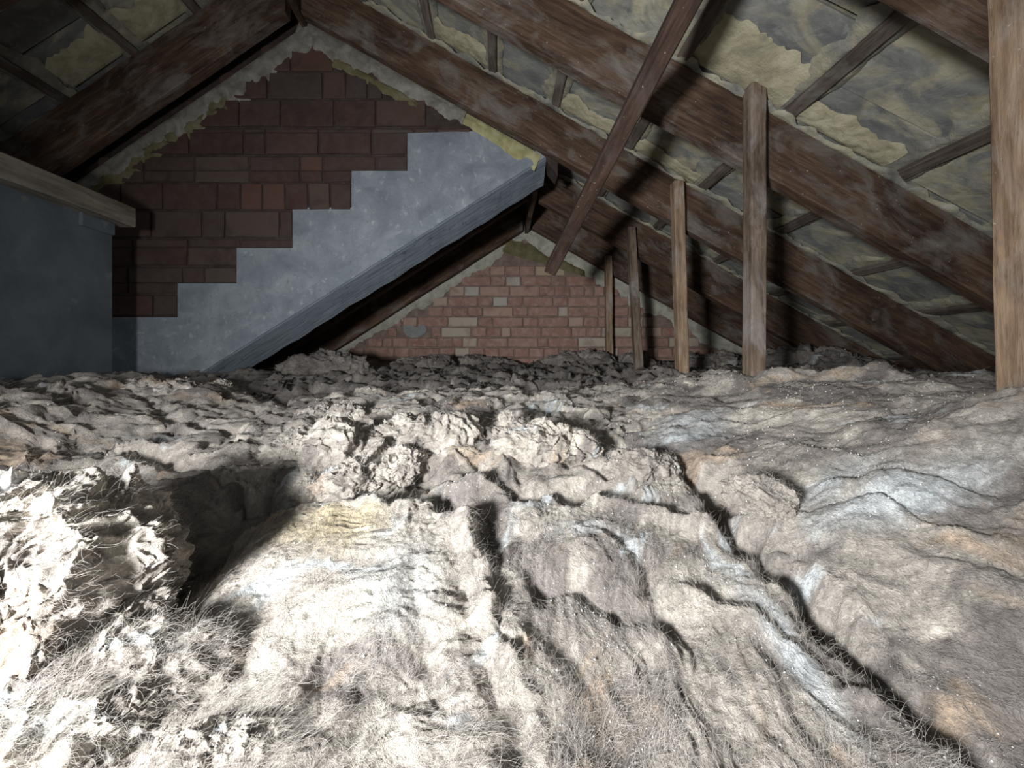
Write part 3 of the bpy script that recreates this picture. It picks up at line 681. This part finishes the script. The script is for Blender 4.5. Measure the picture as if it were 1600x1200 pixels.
# loose fibres standing off the wool
def fibres(host, count, length, rad, lift, seed, mat, ymax=9, w_near=2.0):
    co, Q, col, ang = SURF[host.name]; rs = np.random.RandomState(seed)
    a, b, c2, d = (co[Q[:, i]] for i in range(4)); cen = (a+b+c2+d)/4; nr = np.cross(c2-a, d-b); ar = np.linalg.norm(nr, axis=1)+1e-12; nr = nr/ar[:, None]; nr[nr[:,2] < 0] *= 1
    w = ar/np.maximum(cen[:,1], .25)**w_near*(cen[:,1] < ymax)*(.35+ss(-.3,.5,fbm2(cen[:,0]*12, cen[:,1]*12, 2, seed))); w /= w.sum()
    f = rs.choice(len(Q), count, p=w); u, v = rs.rand(count, 1), rs.rand(count, 1)
    p = (a[f]*(1-u)+b[f]*u)*(1-v) + (d[f]*(1-u)+c2[f]*u)*v
    th = ang + 1.6*fbm2(p[:,0]*7, p[:,1]*7, 3, seed+3) + rs.normal(0, .5, count); t = np.stack([np.cos(th), np.sin(th), np.zeros(count)], 1)
    t = t - nr[f]*(t*nr[f]).sum(1)[:, None]; t /= np.linalg.norm(t, axis=1)[:, None]+1e-9; s = np.cross(nr[f], t)
    L = length*(.35+rs.rand(count)**2*1.3); k = 6; pts = np.zeros((count, k, 3)); cur = rs.normal(0, .55, count); up = np.abs(rs.normal(0, lift, count))
    ph = rs.rand(count)*6.28
    for j in range(k):
        g = j/(k-1)
        pts[:, j] = p - nr[f]*.0006 + t*(L*g)[:, None] + s*(L*(cur*g*g*.7+.10*np.sin(ph+g*5)))[:, None] + nr[f]*(L*up*(g-.55*g*g)*1.6)[:, None]
    hc = bpy.data.hair_curves.new('fibres'); hc.add_curves([k]*count)
    hc.attributes['position'].data.foreach_set('vector', pts.astype(np.float32).ravel())
    ra = hc.attributes.get('radius') or hc.attributes.new('radius', 'FLOAT', 'POINT')
    ra.data.foreach_set('value', np.tile(np.linspace(1, .4, k), count).astype(np.float32)*rad)
    hc.materials.append(mat)
    o = bpy.data.objects.new('fibres', hc); C.objects.link(o); o.parent = host; o['kind'] = 'stuff'; return o
hosts = {o.name: o for o in bpy.data.objects if o.name in SURF}
for nm, o in hosts.items():
    lb = o['label']; y = SURF[nm][0][:, 1].mean()
    if nm.startswith('insulation_blanket'):
        if 'cream' in lb and 'soft' in lb: fibres(o, 100000, .017, .00008, .32, 1, M['fibre'])
        elif 'mottled' in lb: fibres(o, 85000, .016, .00008, .30, 2, M['fibre'])
        elif 'wide' in lb: fibres(o, 80000, .018, .00009, .32, 3, M['fibre_grey'])
        else: fibres(o, 20000, .018, .00011, .5, 4, M['fibre_grey'])
    elif y < .6: fibres(o, 34000 if 'heap' in lb else 9000, .012, .00008, .8, 5, M['fibre'])
    elif y < 1.1: fibres(o, 4000, .012, .00008, .7, 6, M['fibre'])

# white grains of dust scattered over the wool
def grains():
    rs = np.random.RandomState(4); V = []; F = []
    oct_v = np.array([(1,0,0),(0,1,0),(-1,0,0),(0,-1,0),(0,0,1),(0,0,-1)], float); oct_f = [(0,1,4),(1,2,4),(2,3,4),(3,0,4),(1,0,5),(2,1,5),(3,2,5),(0,3,5)]
    plan = []
    for nm, o in hosts.items():
        lb = o['label']
        n = 3200 if 'wide' in lb else 2200 if 'mottled' in lb else 500 if 'torn buff' in lb else 450 if 'speckled' in lb else 350 if 'soft' in lb else 60
        plan.append((nm, n))
    for nm, n in plan:
        co = SURF[nm][0]; w = ss(-.2, .5, fbm2(co[:,0]*6, co[:,1]*6, 2, 77))+.05
        if nm.startswith('insulation_clump'): w = w*(co[:,2] > np.median(co[:,2]))
        w = w/w.sum()
        for i in rs.choice(len(co), n, p=w):
            r = (.0006+.0011*rs.rand()**3)*min(1.6, .55+.75*co[i,1]); b = len(V)
            for q in oct_v*r*(.7+.6*rs.rand(6,1)): V.append(co[i]+q+np.array((0,0,r*.5)))
            F += [tuple(b+k for k in f) for f in oct_f]
    me = mesh('dust_grains', V, F)
    link('dust_grains', me, M['grain'], label='white dust grains scattered over the insulation', cat='dust', kind='stuff')
grains()
